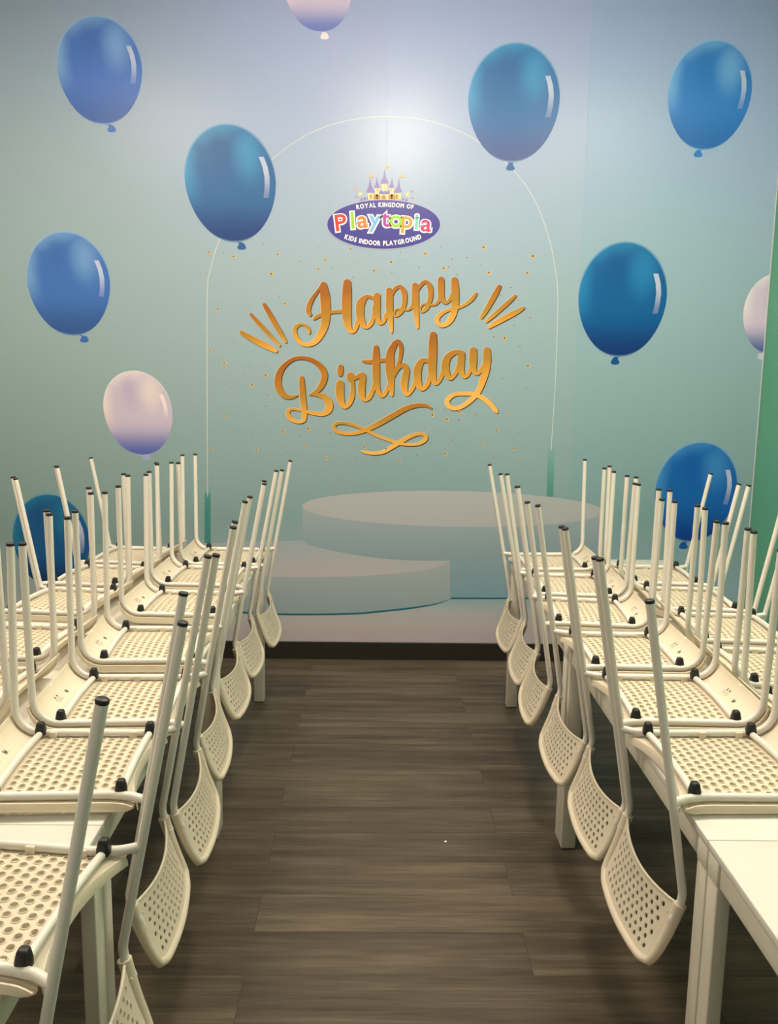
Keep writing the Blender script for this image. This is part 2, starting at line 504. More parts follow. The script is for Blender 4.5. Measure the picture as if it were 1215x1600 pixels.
def balloon(u0, u1, v0, v1, lean, knot, base, light, dark, gloss=None, knot_col=None):
    cx, cy = (u0 + u1) / 2, (v0 + v1) / 2
    a, bb = (u1 - u0) / 2, (v1 - v0) / 2
    base, light, dark = rgb(*base), rgb(*light), rgb(*dark)
    n, rings = 64, 8
    def pt(r, t):
        # egg outline: fuller above, tapering to the knot
        x, y = math.cos(t), math.sin(t)            # y up
        wx = 1.0 + 0.075 * y - 0.045 * (1 - y * y) * 0
        k = wx if y > -1 else 1
        px, py = r * x * k / 1.03, r * y
        return px, py
    vs, uvs, fs = [], [], []
    def emit(px, py):
        vs.append(wall3(cx + a * px - lean * a * py, cy - bb * py, 0.0019))
        uvs.append((px * 0.5 + 0.5, py * 0.5 + 0.5))
    emit(0, 0)
    for r in range(1, rings + 1):
        for k in range(n):
            emit(*pt(r / rings, 2 * math.pi * k / n))
    for k in range(n):
        fs.append((0, 1 + k, 1 + (k + 1) % n))
    for r in range(rings - 1):
        for k in range(n):
            q, q2 = 1 + r * n, 1 + (r + 1) * n
            fs.append((q + k, q2 + k, q2 + (k + 1) % n, q + (k + 1) % n))
    nb = len(fs)
    # glossy strip on the right side
    st = [(0.70, 0.42), (0.765, 0.25), (0.79, 0.08), (0.775, -0.1), (0.735, -0.27)]
    b0 = len(vs)
    for i, (px, py) in enumerate(st):
        for w in (-0.055, 0.055):
            vs.append(wall3(cx + a * (px + w) - lean * a * py, cy - bb * (py + 0.02), 0.0022))
            uvs.append((0.5, 0.5 + 0.5 * py))
    for i in range(len(st) - 1):
        fs.append((b0 + 2 * i, b0 + 2 * i + 1, b0 + 2 * i + 3, b0 + 2 * i + 2))
    ns = len(fs)
    # tied knot
    kx, ky = knot
    tx = cx + lean * a
    kp = [(tx - 3.2, v1 - 3), (tx + 3.2, v1 - 3), (kx + 3.8, ky - 4), (kx + 7, ky + 2), (kx + 5.5, ky + 5), (kx, ky + 6), (kx - 5.5, ky + 5), (kx - 7, ky + 2), (kx - 3.8, ky - 4)]
    b1 = len(vs)
    for (px, py) in kp:
        vs.append(wall3(px, py, 0.0017)); uvs.append((0.5, 0.3))
    fs.append(tuple(range(b1, b1 + len(kp))))
    me = bpy.data.meshes.new('balloon_print')
    me.from_pydata(vs, [], fs)
    uvl = me.uv_layers.new(name='UVMap')
    for lp in me.loops: uvl.data[lp.index].uv = uvs[lp.vertex_index]
    mix = lambda p, q, t: tuple(p[i] * (1 - t) + q[i] * t for i in range(3)) + (1,)
    g0 = mix(base, (0.55, 0.5, 0.75, 1), 0.25); g1 = mix(light, (0.56, 0.58, 0.76, 1), 0.8)
    if gloss: g0, g1 = rgb(*gloss[0]), rgb(*gloss[1])
    me.materials.append(balloon_mat('balloon_print', base, light, dark))
    me.materials.append(strip_mat('balloon_gloss_print', g0, g1))
    me.materials.append(print_mat('balloon_knot_print', rgb(*knot_col) if knot_col else mix(base, dark, 0.35)))
    me.polygons.foreach_set('material_index', [0] * nb + [1] * (ns - nb) + [2])
    o = bpy.data.objects.new('balloon_print', me)
    COL.objects.link(o)
    o.parent = mural
    return o

peri = ((70, 116, 202), (126, 172, 228), (58, 96, 172))
mid = ((44, 100, 158), (64, 146, 200), (34, 64, 126))
sky = ((48, 124, 208), (116, 176, 236), (32, 104, 182))
deep = ((0, 88, 154), (32, 128, 186), (2, 48, 118))
blue = ((20, 96, 180), (64, 138, 206), (8, 62, 146))
pale = ((196, 184, 208), (226, 212, 214), (84, 100, 176))
balloon(88, 224, 24, 195, 0.10, (174.5, 201), *peri)
balloon(287, 433, 193, 379, 0.10, (377.5, 384.5), *mid)
balloon(41, 174, 361, 525, 0.12, (132, 529.5), (56, 108, 186), (114, 160, 214), (40, 82, 148))
balloon(161, 271, 579, 712, 0.14, (229.5, 713), *pale, gloss=((190, 176, 206), (236, 220, 222)), knot_col=(160, 166, 206))
balloon(443, 550, -78, 51, 0.10, (507, 56), (212, 200, 232), (240, 226, 236), (110, 128, 204), gloss=((200, 190, 220), (240, 230, 236)), knot_col=(236, 228, 240))
balloon(729, 876, 66, 254, -0.05, (797, 261), (50, 108, 172), (70, 152, 208), (72, 92, 152))
balloon(1041, 1175, 62, 235, -0.14, (1090, 240), *sky)
balloon(901, 1043, 377, 558, -0.08, (960.5, 564), *deep)
balloon(1021, 1152, 690, 847, -0.14, (1067, 852), *blue)
balloon(19, 142, 771, 920, 0.10, (96, 925), (4, 84, 140), (20, 116, 156), (4, 40, 96))
# the pale balloon cut by the edge of the sheet
def cut_balloon():
    o = balloon(1159, 1262, 426, 554, -0.15, (1189, 556), (206, 192, 220), (228, 220, 226), (76, 100, 164), knot_col=(196, 200, 216))
    bm = bmesh.new(); bm.from_mesh(o.data)
    bmesh.ops.bisect_plane(bm, geom=bm.verts[:] + bm.edges[:] + bm.faces[:], plane_co=(XR - 0.0095, 0, 0), plane_no=(1, 0, 0), clear_outer=True)
    bm.to_mesh(o.data); bm.free()
cut_balloon()

# --- gold lettering
def crop(x0, y0, sc):
    return lambda pts: [(x0 + a * sc, y0 + b_ * sc, w * sc) for a, b_, w in pts]
cA, cB = crop(440, 420, 0.1317), crop(590, 410, 0.1399)
cC, cD = crop(420, 520, 0.1481), crop(590, 510, 0.1646)
cE, cF, cG = crop(500, 620, 0.1564), crop(360, 460, 0.0823), crop(740, 430, 0.0741)
happy = [
 cA([(338, 545, 40), (315, 490, 55), (342, 395, 52), (400, 300, 38), (455, 228, 34), (492, 190, 62)]),
 cA([(495, 195, 78), (510, 300, 108), (520, 420, 115), (522, 520, 108), (518, 620, 95), (500, 700, 85), (450, 800, 75), (390, 870, 60), (310, 902, 45), (230, 880, 50), (170, 800, 50), (155, 730, 45), (180, 680, 40), (240, 660, 26), (300, 690, 40), (328, 740, 32), (326, 768, 20)]),
 cA([(388, 590, 36), (430, 562, 42), (500, 535, 36)]),
 cA([(545, 522, 40), (640, 511, 38), (730, 505, 38)]),
 cA([(775, 168, 88), (774, 250, 104), (770, 400, 112), (772, 550, 106), (785, 660, 85), (808, 725, 58), (832, 748, 42), (868, 722, 46), (900, 640, 48), (912, 580, 40)]),
 cA([(1090, 350, 40), (1012, 330, 42), (945, 395, 90), (928, 480, 95), (935, 580, 85), (960, 655, 72), (1005, 694, 40), (1058, 650, 48), (1090, 560, 40), (1098, 450, 40)]),
 cA([(1130, 325, 78), (1128, 420, 82), (1130, 540, 72), (1150, 625, 52), (1180, 648, 36), (1215, 615, 40), (1240, 540, 40)]),
 cB([(125, 312, 62), (130, 400, 75), (130, 500, 78), (138, 600, 65), (148, 700, 45), (154, 780, 26)]),
 cB([(150, 375, 30), (190, 300, 40), (245, 272, 40), (288, 322, 60), (300, 400, 55), (290, 480, 50), (258, 550, 50), (210, 598, 30), (182, 592, 20), (187, 550, 24), (220, 522, 20), (290, 526, 24), (340, 528, 26), (378, 495, 34), (400, 440, 40)]),
 cB([(415, 258, 62), (418, 350, 75), (418, 450, 78), (428, 560, 60), (438, 660, 45), (444, 730, 26)]),
 cB([(440, 315, 30), (485, 246, 40), (535, 217, 38), (580, 268, 60), (590, 350, 55), (578, 430, 50), (545, 508, 45), (500, 548, 30), (473, 540, 20), (478, 500, 22), (512, 467, 22), (580, 474, 25), (640, 470, 26), (678, 430, 36), (695, 380, 40)]),
 cB([(705, 194, 68), (705, 280, 72), (708, 370, 66), (730, 430, 52), (762, 450, 34), (800, 420, 35), (838, 350, 40)]),
 cB([(855, 198, 68), (862, 280, 82), (865, 400, 80), (860, 500, 75), (830, 610, 65), (780, 680, 50), (715, 706, 42), (668, 670, 46), (672, 612, 45), (730, 560, 36), (800, 530, 32), (880, 510, 30), (960, 480, 32), (1030, 430, 38), (1075, 380, 38), (1096, 348, 26)]),
]
birthday = [
 cC([(302, 660, 16), (230, 680, 40), (160, 660, 58), (108, 590, 70), (95, 500, 70), (122, 405, 60), (180, 330, 45), (260, 278, 38), (350, 264, 38), (440, 282, 42), (520, 332, 55), (575, 400, 64), (586, 470, 64), (560, 545, 60), (510, 612, 45), (430, 656, 14)]),
 cC([(430, 652, 18), (520, 655, 40), (598, 690, 66), (638, 760, 78), (620, 825, 65), (560, 858, 42), (480, 850, 38), (395, 832, 32)]),
 cC([(345, 478, 46), (350, 560, 60), (358, 680, 62), (370, 800, 58), (375, 880, 50), (362, 930, 35), (300, 940, 33), (232, 908, 45), (202, 858, 42), (210, 822, 30), (250, 806, 22), (320, 815, 22), (380, 830, 25)]),
 cC([(757, 362, 54), (753, 400, 62), (752, 432, 54)]),
 cC([(752, 540, 80), (748, 610, 88), (755, 690, 76), (778, 758, 55), (806, 784, 36), (845, 750, 45), (875, 680, 50), (884, 600, 44), (880, 520, 40), (870, 465, 60)]),
 cC([(858, 455, 74), (862, 468, 80), (858, 476, 74)]),
 cC([(880, 492, 34), (925, 470, 40), (960, 448, 45), (990, 455, 62), (980, 540, 75), (975, 620, 73), (988, 680, 55), (1015, 710, 33), (1058, 680, 44), (1098, 600, 40), (1112, 540, 34)]),
 cC([(1130, 156, 52), (1130, 250, 72), (1130, 400, 76), (1134, 520, 70), (1152, 610, 50), (1188, 665, 36), (1225, 640, 38), (1262, 560, 36)]),
 cC([(990, 298, 22), (1050, 307, 38), (1130, 296, 40), (1230, 288, 36), (1268, 292, 12)]),
 cD([(162, 165, 50), (120, 255, 72), (115, 400, 80), (125, 520, 62), (130, 600, 46), (134, 652, 26)]),
 cD([(158, 162, 46), (195, 143, 38), (220, 200, 40), (213, 290, 36), (190, 368, 30), (155, 425, 20)]),
 cD([(152, 480, 20), (190, 402, 34), (242, 368, 42), (272, 410, 56), (260, 485, 66), (250, 560, 66), (262, 622, 48), (287, 643, 33), (330, 590, 35), (355, 520, 32)]),
 cD([(485, 330, 34), (420, 327, 50), (380, 402, 72), (376, 480, 72), (386, 550, 64), (425, 594, 36), (470, 550, 40), (492, 478, 35)]),
 cD([(525, 82, 64), (522, 180, 78), (518, 300, 80), (515, 420, 76), (526, 502, 58), (552, 543, 33), (590, 500, 38), (622, 420, 36)]),
 cD([(800, 245, 30), (730, 247, 44), (665, 292, 62), (640, 370, 72), (650, 440, 64), (690, 493, 36), (740, 440, 38), (768, 370, 35), (790, 300, 40)]),
 cD([(795, 262, 62), (788, 340, 68), (790, 420, 58), (822, 478, 33), (860, 450, 34), (885, 390, 30)]),
 cD([(905, 230, 66), (903, 320, 74), (906, 400, 58), (936, 448, 33), (975, 420, 35), (1005, 365, 30)]),
 cD([(1036, 230, 66), (1036, 320, 72), (1025, 420, 65), (995, 520, 58), (950, 622, 50), (880, 702, 44), (790, 765, 38), (710, 778, 38), (662, 738, 44), (668, 690, 42), (730, 647, 34), (820, 640, 34), (900, 642, 38), (980, 672, 44), (1060, 732, 48), (1115, 795, 42), (1128, 812, 28)]),
]
swash = [cE([(1108, 114, 20), (1050, 86, 32), (960, 86, 40), (860, 115, 48), (740, 180, 52), (600, 260, 50), (470, 325, 42), (360, 362, 32), (260, 369, 28), (172, 346, 34), (138, 302, 34), (165, 268, 28), (240, 262, 28), (340, 286, 28), (440, 325, 28), (560, 385, 28), (680, 430, 28), (780, 464, 28), (880, 478, 24), (980, 470, 28), (1048, 430, 36), (1052, 388, 36), (990, 371, 28), (900, 396, 36), (820, 440, 42), (720, 500, 40), (630, 550, 36), (540, 565, 30), (460, 556, 26), (424, 542, 18)])]
rays_l = [cF([(640, 195, 66), (760, 400, 92), (860, 580, 92), (960, 745, 84), (1046, 900, 56)]),
          cF([(385, 378, 50), (520, 530, 76), (660, 680, 78), (800, 830, 70), (932, 972, 44)]),
          cF([(205, 722, 66), (330, 800, 98), (520, 900, 112), (700, 990, 108), (858, 1075, 70)])]
rays_r = [cG([(535, 245, 86), (440, 420, 112), (345, 590, 104), (245, 760, 92), (160, 890, 66)]),
          cG([(870, 440, 56), (730, 570, 82), (560, 720, 82), (400, 860, 78), (262, 978, 54)]),
          cG([(1040, 695, 62), (880, 785, 104), (680, 890, 108), (480, 1000, 98), (322, 1100, 60)])]

def stroke(mb, pts, d, off=(0, 0), grow=0.0):
    p = sm(pts, 9)
    xy = [(a + off[0], b_ + off[1]) for a, b_, _ in p]
    w = [c + grow for _, _, c in p]
    # round ends
    def cap(i, j):
        r = w[i] / 2
        dx, dy = xy[i][0] - xy[j][0], xy[i][1] - xy[j][1]
        l = math.hypot(dx, dy) or 1
        dx, dy = dx / l, dy / l
        return [((xy[i][0] + dx * r * math.sin(t)), (xy[i][1] + dy * r * math.sin(t)), 2 * r * math.cos(t)) for t in (0.35, 0.7, 1.05, 1.35, 1.53)]
    head = cap(0, 1)[::-1]
    tail = cap(-1, -2)
    xy = [(a, b_) for a, b_, _ in head] + xy + [(a, b_) for a, b_, _ in tail]
    w = [c for _, _, c in head] + w + [c for _, _, c in tail]
    ribbon(mb, xy, w, d, 1.2e-6)

def gold_mat(name, v_top, v_bot, u_ref, rise):
    # printed foil gradient that runs from bronze at the top of a word to bright gold at its foot, along the rising baseline
    x1, z1 = wp(u_ref, v_top); _, z0 = wp(u_ref, v_bot)
    return grad_mat(name, [(0, rgb(238, 182, 92)), (0.28, rgb(222, 160, 66)), (0.55, rgb(176, 130, 46)), (0.8, rgb(178, 116, 38)), (1, rgb(160, 96, 32))],
                    z0 - rise * x1, z1 - rise * x1, slope=-rise, rough=0.4)
edge_print = print_mat('letter_edge_print', rgb(66, 44, 24))
halo_print = print_mat('letter_halo_print', rgb(206, 190, 160))
def lettering(name, strokes, mat):
    mb = MB()
    mb.mi = 2
    for i, s in enumerate(strokes): stroke(mb, s, 0.0022 + i * 4e-6, (-0.7, -0.5), 0.6)
    mb.mi = 1
    for i, s in enumerate(strokes): stroke(mb, s, 0.0025 + i * 4e-6, (1.1, 1.0), 0.2)
    mb.mi = 0
    for i, s in enumerate(strokes): stroke(mb, s, 0.0029 + i * 4e-6)
    return mb.build(name, [mat, edge_print, halo_print], mural)
lettering('happy_lettering', happy, gold_mat('gold_print_happy', 445, 535, 600, 0.17))
lettering('birthday_lettering', birthday, gold_mat('gold_print_birthday', 545, 650, 600, 0.22))
lettering('swash_flourish', swash, gold_mat('gold_print_swash', 622, 700, 600, 0.0))
rays_gold = gold_mat('gold_print_rays', 466, 548, 600, 0.12)
lettering('ray_strokes', rays_l, rays_gold)
lettering('ray_strokes', rays_r, rays_gold)

# --- gold confetti dots
d1 = [(70,100,9),(158,107,4),(225,127,10),(412,50,5),(358,174,5),(503,115,10),(640,157,5),(760,60,5),(803,148,10),(760,205,9),(848,198,5),(963,78,9),(1007,155,4),(1112,217,12),(982,258,7),(1072,262,4),(463,237,13),(48,232,5),(102,313,4),(263,296,5),(618,296,4),(473,318,3),(510,378,5),(240,403,4),(548,425,10),(126,458,9),(38,636,5),(214,653,5),(76,724,9),(164,798,12),(330,810,4),(416,826,5),(283,862,5),(427,877,11),(88,887,5),(340,940,11),(208,957,5),(38,1024,5),(415,995,5),(445,1003,6),(427,1071,6),(296,1108,5),(175,1134,9),(90,1167,5),(413,1207,4),(537,1236,11),(250,1237,6),(343,1253,6),(645,1257,6),(697,1215,11),(770,1165,6),(832,1246,6),(680,1328,9),(853,1328,5),(87,1338,9),(370,1351,9),(210,1376,6),(555,1362,5),(809,1401,10),(993,1405,6),(1050,1333,9),(1187,1340,9)]
d2 = [(110,105,6),(48,174,12),(128,158,5),(235,208,6),(52,245,5),(280,117,12),(383,68,5),(460,152,6),(560,142,6),(675,75,14),(880,127,5),(655,190,5),(438,204,6),(405,216,13),(497,257,6),(710,245,13),(773,190,4),(970,248,12),(1008,133,14),(858,346,7),(790,400,6),(909,431,8),(988,552,7),(882,602,6),(742,680,7),(817,688,13),(920,746,7),(975,877,12),(800,961,6),(962,1030,7),(843,1206,8),(627,1207,7),(411,1172,7),(510,1188,11),(508,1241,7),(425,1238,13),(328,1208,13),(271,1293,6),(532,1324,5),(767,1315,10),(908,1338,7),(460,1380,7),(670,1407,9),(880,1437,9),(415,1472,12),(220,1486,7),(745,1498,7),(932,1499,8),(104,1521,10),(733,843,5)]
dots = [(310 + a * 0.2469, 370 + b_ * 0.2469, r * 0.2469) for a, b_, r in d1] + [(600 + a * 0.2305, 370 + b_ * 0.2305, r * 0.2305) for a, b_, r in d2]
dm = MB()
def disc(mb, u, v, r, d, n=12):
    flat(mb, [(u + r * math.cos(2 * math.pi * k / n), v + r * math.sin(2 * math.pi * k / n)) for k in range(n)], d)
for u, v, r in dots:
    big = r > 1.8
    dm.mi = 0; disc(dm, u, v, r * (1.15 if big else 0.85), 0.0032)
    dm.mi = 1; disc(dm, u - 0.15 * r, v - 0.15 * r, r * (0.6 if big else 0.65), 0.0034)
tag(dm.build('confetti_dots', [print_mat('confetti_gold_print', rgb(206, 184, 140)), print_mat('confetti_shade_print', rgb(140, 104, 60))], mural), kind='stuff')

# --- play centre logo
logo = MB()
LM = {}
def lmat(key, *c):
    if key not in LM: LM[key] = (len(LM), print_mat('logo_' + key + '_print', rgb(*c)))
    return LM[key][0]
for k, c in (('rim', (170, 176, 206)), ('oval', (64, 60, 150)), ('white', (246, 246, 246)), ('roof', (130, 118, 190)), ('wall', (252, 212, 150)), ('gate', (178, 122, 62)), ('flag', (246, 178, 110)),
             ('star', (244, 224, 120)), ('pink', (226, 160, 150)), ('dot', (160, 140, 160))):
    lmat(k, *c)
logo.mi = lmat('rim'); flat(logo, ell(599.2, 350.6, 89.6, 39.4, 0, 360, 72)[:-1], 0.0030)
logo.mi = lmat('oval'); flat(logo, ell(599.2, 350.8, 88.0, 38.0, 0, 360, 72)[:-1], 0.0032)
cz = lambda pts: [(530 + a * 0.1152, 240 + b_ * 0.1152) for a, b_ in pts]
logo.mi = lmat('wall')
for r in ([(385, 525), (452, 525), (452, 625), (385, 625)], [(485, 460), (545, 460), (545, 625), (485, 625)], [(575, 405), (645, 405), (645, 540), (575, 540)],
          [(675, 460), (738, 460), (738, 625), (675, 625)], [(762, 525), (832, 525), (832, 625), (762, 625)], [(450, 555), (770, 555), (770, 622), (450, 622)]):
    flat(logo, cz(r), 0.0034)
logo.mi = lmat('roof')
def roof(cx, ty, lx, rx, by):
    flat(logo, cz([(cx, ty), (cx + (rx - cx) * 0.3, ty + (by - ty) * 0.55), (rx, by - 12), (rx - 12, by + 2), (cx, by + 8), (lx + 12, by + 2), (lx, by - 12), (cx - (cx - lx) * 0.3, ty + (by - ty) * 0.55)]), 0.0037)
for r in ((415, 325, 365, 475, 530), (510, 310, 475, 550, 465), (612, 215, 555, 665, 408), (715, 315, 668, 742, 465), (810, 330, 740, 845, 530)): roof(*r)
flat(logo, cz([(535, 515), (560, 515), (560, 500), (585, 500), (585, 515), (610, 515), (610, 500), (635, 500), (635, 515), (660, 515), (660, 500), (685, 500), (685, 545), (535, 545)]), 0.0037)
for a, b_ in ((300, 620), (342, 606), (384, 598), (822, 600), (866, 612), (908, 626)):
    flat(logo, cz([(a - 13, b_ - 14), (a + 13, b_ - 14), (a + 13, b_ + 28), (a - 13, b_ + 28)]), 0.0031)
logo.mi = lmat('gate')
for a, w in ((428, 14), (780, 14)): flat(logo, cz([(a - w, 560), (a + w, 560), (a + w, 612), (a - w, 612)]), 0.0039)
for a in (485, 535, 685, 735): flat(logo, cz([(a - 20, 580), (a, 552), (a + 20, 580), (a + 20, 622), (a - 20, 622)]), 0.0039)
flat(logo, cz([(570, 620), (572, 585), (590, 562), (612, 562), (630, 585), (634, 620)]), 0.0039)
for a in (516, 698): flat(logo, cz([(a - 7, 480), (a + 7, 480), (a + 7, 512), (a - 7, 512)]), 0.0039)
logo.mi = lmat('flag')
for a, b_ in ((402, 285), (618, 158), (814, 285)): flat(logo, cz([(a, b_), (a + 64, b_ + 6), (a + 48, b_ + 22), (a + 64, b_ + 40), (a, b_ + 36)]), 0.0036)
logo.mi = lmat('star')
def star(a, b_, r):
    flat(logo, cz([(a + (r if k % 2 == 0 else r * 0.45) * math.sin(k * math.pi / 5), b_ - (r if k % 2 == 0 else r * 0.45) * math.cos(k * math.pi / 5)) for k in range(10)]), 0.0036)
star(285, 550, 34); star(920, 555, 38)
logo.mi = lmat('pink'); disc(logo, *cz([(216, 484)])[0], 2.0, 0.0036)
logo.mi = lmat('dot')
for a, b_ in ((230, 588), (985, 517), (988, 606)): disc(logo, *cz([(a, b_)])[0], 1.7, 0.0036)

FONT = {}
def glyph(ch, bold):
    """outline of one character of Blender's built-in font as 2-D triangles (height of a capital = 1)"""
    if (ch, bold) in FONT: return FONT[(ch, bold)]
    cu = bpy.data.curves.new('g', 'FONT')
    cu.body = ch; cu.size = 1.0; cu.offset = bold; cu.resolution_u = 4
    o = bpy.data.objects.new('g', cu)
    COL.objects.link(o)
    bpy.context.view_layer.update()
    me = o.to_mesh()
    vs = [(v.co.x, v.co.y) for v in me.vertices]
    fs = [tuple(p.vertices) for p in me.polygons]
    o.to_mesh_clear()
    bpy.data.objects.remove(o); bpy.data.curves.remove(cu)
    x0 = min((v[0] for v in vs), default=0); x1 = max((v[0] for v in vs), default=0.25)
    FONT[(ch, bold)] = ([((x - x0) / 0.7, y / 0.7) for x, y in vs], fs, (x1 - x0) / 0.7)
    return FONT[(ch, bold)]
def put(mb, ch, u, v, h, ang, d, bold, sx=1.0):
    """character centred on (u, v = baseline), capital height h, turned by ang"""
    vs, fs, w = glyph(ch, bold)
    c, s = math.cos(ang), math.sin(ang)
    out = []
    for x, y in vs:
        a, b_ = (x - w / 2) * h * sx, -y * h
        out.append(wall3(u + a * c - b_ * s, v + a * s + b_ * c, d))
    mb.add(out, fs)
def arc_text(mb, txt, u0, u1, base, h, d, bold, sx, gap):
    """text spread between u0 and u1 on the baseline curve base(u)"""
    ws = [(glyph(c, bold)[2] if c != ' ' else 0.45) * h * sx + gap for c in txt]
    tot = sum(ws); k = (u1 - u0) / tot
    x = u0
    for c, w in zip(txt, ws):
        u = x + w * k / 2
        ang = math.atan((base(u + 1) - base(u - 1)) / 2)
        if c != ' ': put(mb, c, u, base(u), h, ang, d, bold, sx * k)
        x += w * k
logo.mi = lmat('white')
arc_text(logo, 'ROYAL KINGDOM OF', 556.5, 645.5, lambda u: 323.2 + 0.00195 * (u - 601.5) ** 2 * 1.0, 6.6, 0.0036, 0.045, 0.95, 1.0)
arc_text(logo, 'KIDS INDOOR PLAYGROUND', 537, 659, lambda u: 383.6 - 0.0030 * (u - 598) ** 2, 6.9, 0.0036, 0.045, 0.95, 1.0)
word = [('P', 534, 360.2, 25.5, -0.13, (230, 62, 52)), ('l', 551.5, 356.8, 26, -0.07, (150, 200, 60)), ('a', 566.5, 355.6, 26, -0.03, (242, 122, 60)), ('y', 585, 353.8, 26, 0.03, (120, 182, 232)),
        ('t', 602.3, 353.8, 26, 0.0, (170, 62, 150)), ('o', 618, 354.6, 26, 0.05, (150, 204, 60)), ('p', 635, 355.8, 26, 0.08, (248, 156, 66)), ('i', 650, 358, 25, 0.06, (126, 200, 190)), ('a', 664.5, 361.4, 26, 0.12, (226, 50, 120))]
for ch, u, v, h, a, c in word:
    logo.mi = lmat('white'); put(logo, ch, u, v + 0.4, h, a, 0.0040, 0.070, 1.04)
for i, (ch, u, v, h, a, c) in enumerate(word):
    logo.mi = lmat('letter_%d' % i, *c); put(logo, ch, u, v, h, a, 0.0044 + i * 2e-5, 0.016, 1.04)
logo.build('logo_print', [m for _, m in sorted(LM.values(), key=lambda t: t[0])], mural)

# ------------------------------------------------------------------ tables
def table(x0, x1, y0, y1, label, group, lwx=0.0505):
    t = empty('dining_table')
    t.location = ((x0 + x1) / 2, (y0 + y1) / 2, 0)
    hx, hy = (x1 - x0) / 2, (y1 - y0) / 2 - 0.0008
    b = MB(); b.box(-hx, hx, -hy, hy, HT - 0.018, HT)
    b.build('table_top', M['laminate'], t, bevel=0.0022, smooth=50)
    lw = 0.0505
    ap = MB()
    z0, z1 = HT - 0.066, HT - 0.0185
    for s in (-1, 1):
        ap.box(-hx + lw, hx - lw, s * hy - (0.004 if s < 0 else 0.022), s * hy + (0.022 if s < 0 else 0.004) - s * 0.008, z0, z1) if False else None
        ya, yb = sorted((s * (hy - 0.006), s * (hy - 0.026)))
        ap.box(-hx + lw, hx - lw, ya, yb, z0, z1)
        xa, xb = sorted((s * (hx - 0.006), s * (hx - 0.026)))
        ap.box(xa, xb, -hy + lw, hy - lw, z0, z1)
    ap.build('apron', M['table_metal'], t, bevel=0.0015, smooth=50)
    for sx in (-1, 1):
        for sy in (-1, 1):
            l = MB()
            xa, xb = sorted((sx * (hx - 0.002), sx * (hx - lwx)))
            ya, yb = sorted((sy * (hy - 0.002), sy * (hy - lw)))
            l.box(xa, xb, ya, yb, 0.004, HT - 0.0185)
            # glide under the leg
            l.box(xa + 0.008, xb - 0.008, ya + 0.008, yb - 0.008, 0.0, 0.006)
            # corner bracket sleeve just under the top
            l.box(xa - 0.0012, xb + 0.0012, ya - 0.0004, yb + 0.0004, HT - 0.066, HT - 0.019)
            l.build('leg', M['table_metal'], t, bevel=0.003, smooth=50)
    return tag(t, label, 'table', group)

LX1, LX0 = -0.516, -1.266
RX0, RX1 = 0.639, 1.389
YL, YR = 1.578, 1.5355
table(LX0, LX1, YL + 1.25, YL + 2.5, 'white rectangular table of the left row, nearest the mural wall', 'tables of the left row')
table(LX0, LX1, YL, YL + 1.25, 'white rectangular table in the middle of the left row, under six upturned chairs', 'tables of the left row')
table(LX0, LX1, YL - 1.25, YL, 'white rectangular table at the near end of the left row, under one upturned chair', 'tables of the left row', 0.030)
table(RX0, RX1, YR + 1.25, YR + 2.5, 'white rectangular table of the right row, nearest the mural wall', 'tables of the right row')
table(RX0, RX1, YR, YR + 1.25, 'white rectangular table in the middle of the right row, covered with upturned chairs', 'tables of the right row')
table(RX0, RX1, YR - 1.25, YR, 'bare white rectangular table in the lower right corner, with no chairs on it', 'tables of the right row', 0.030)

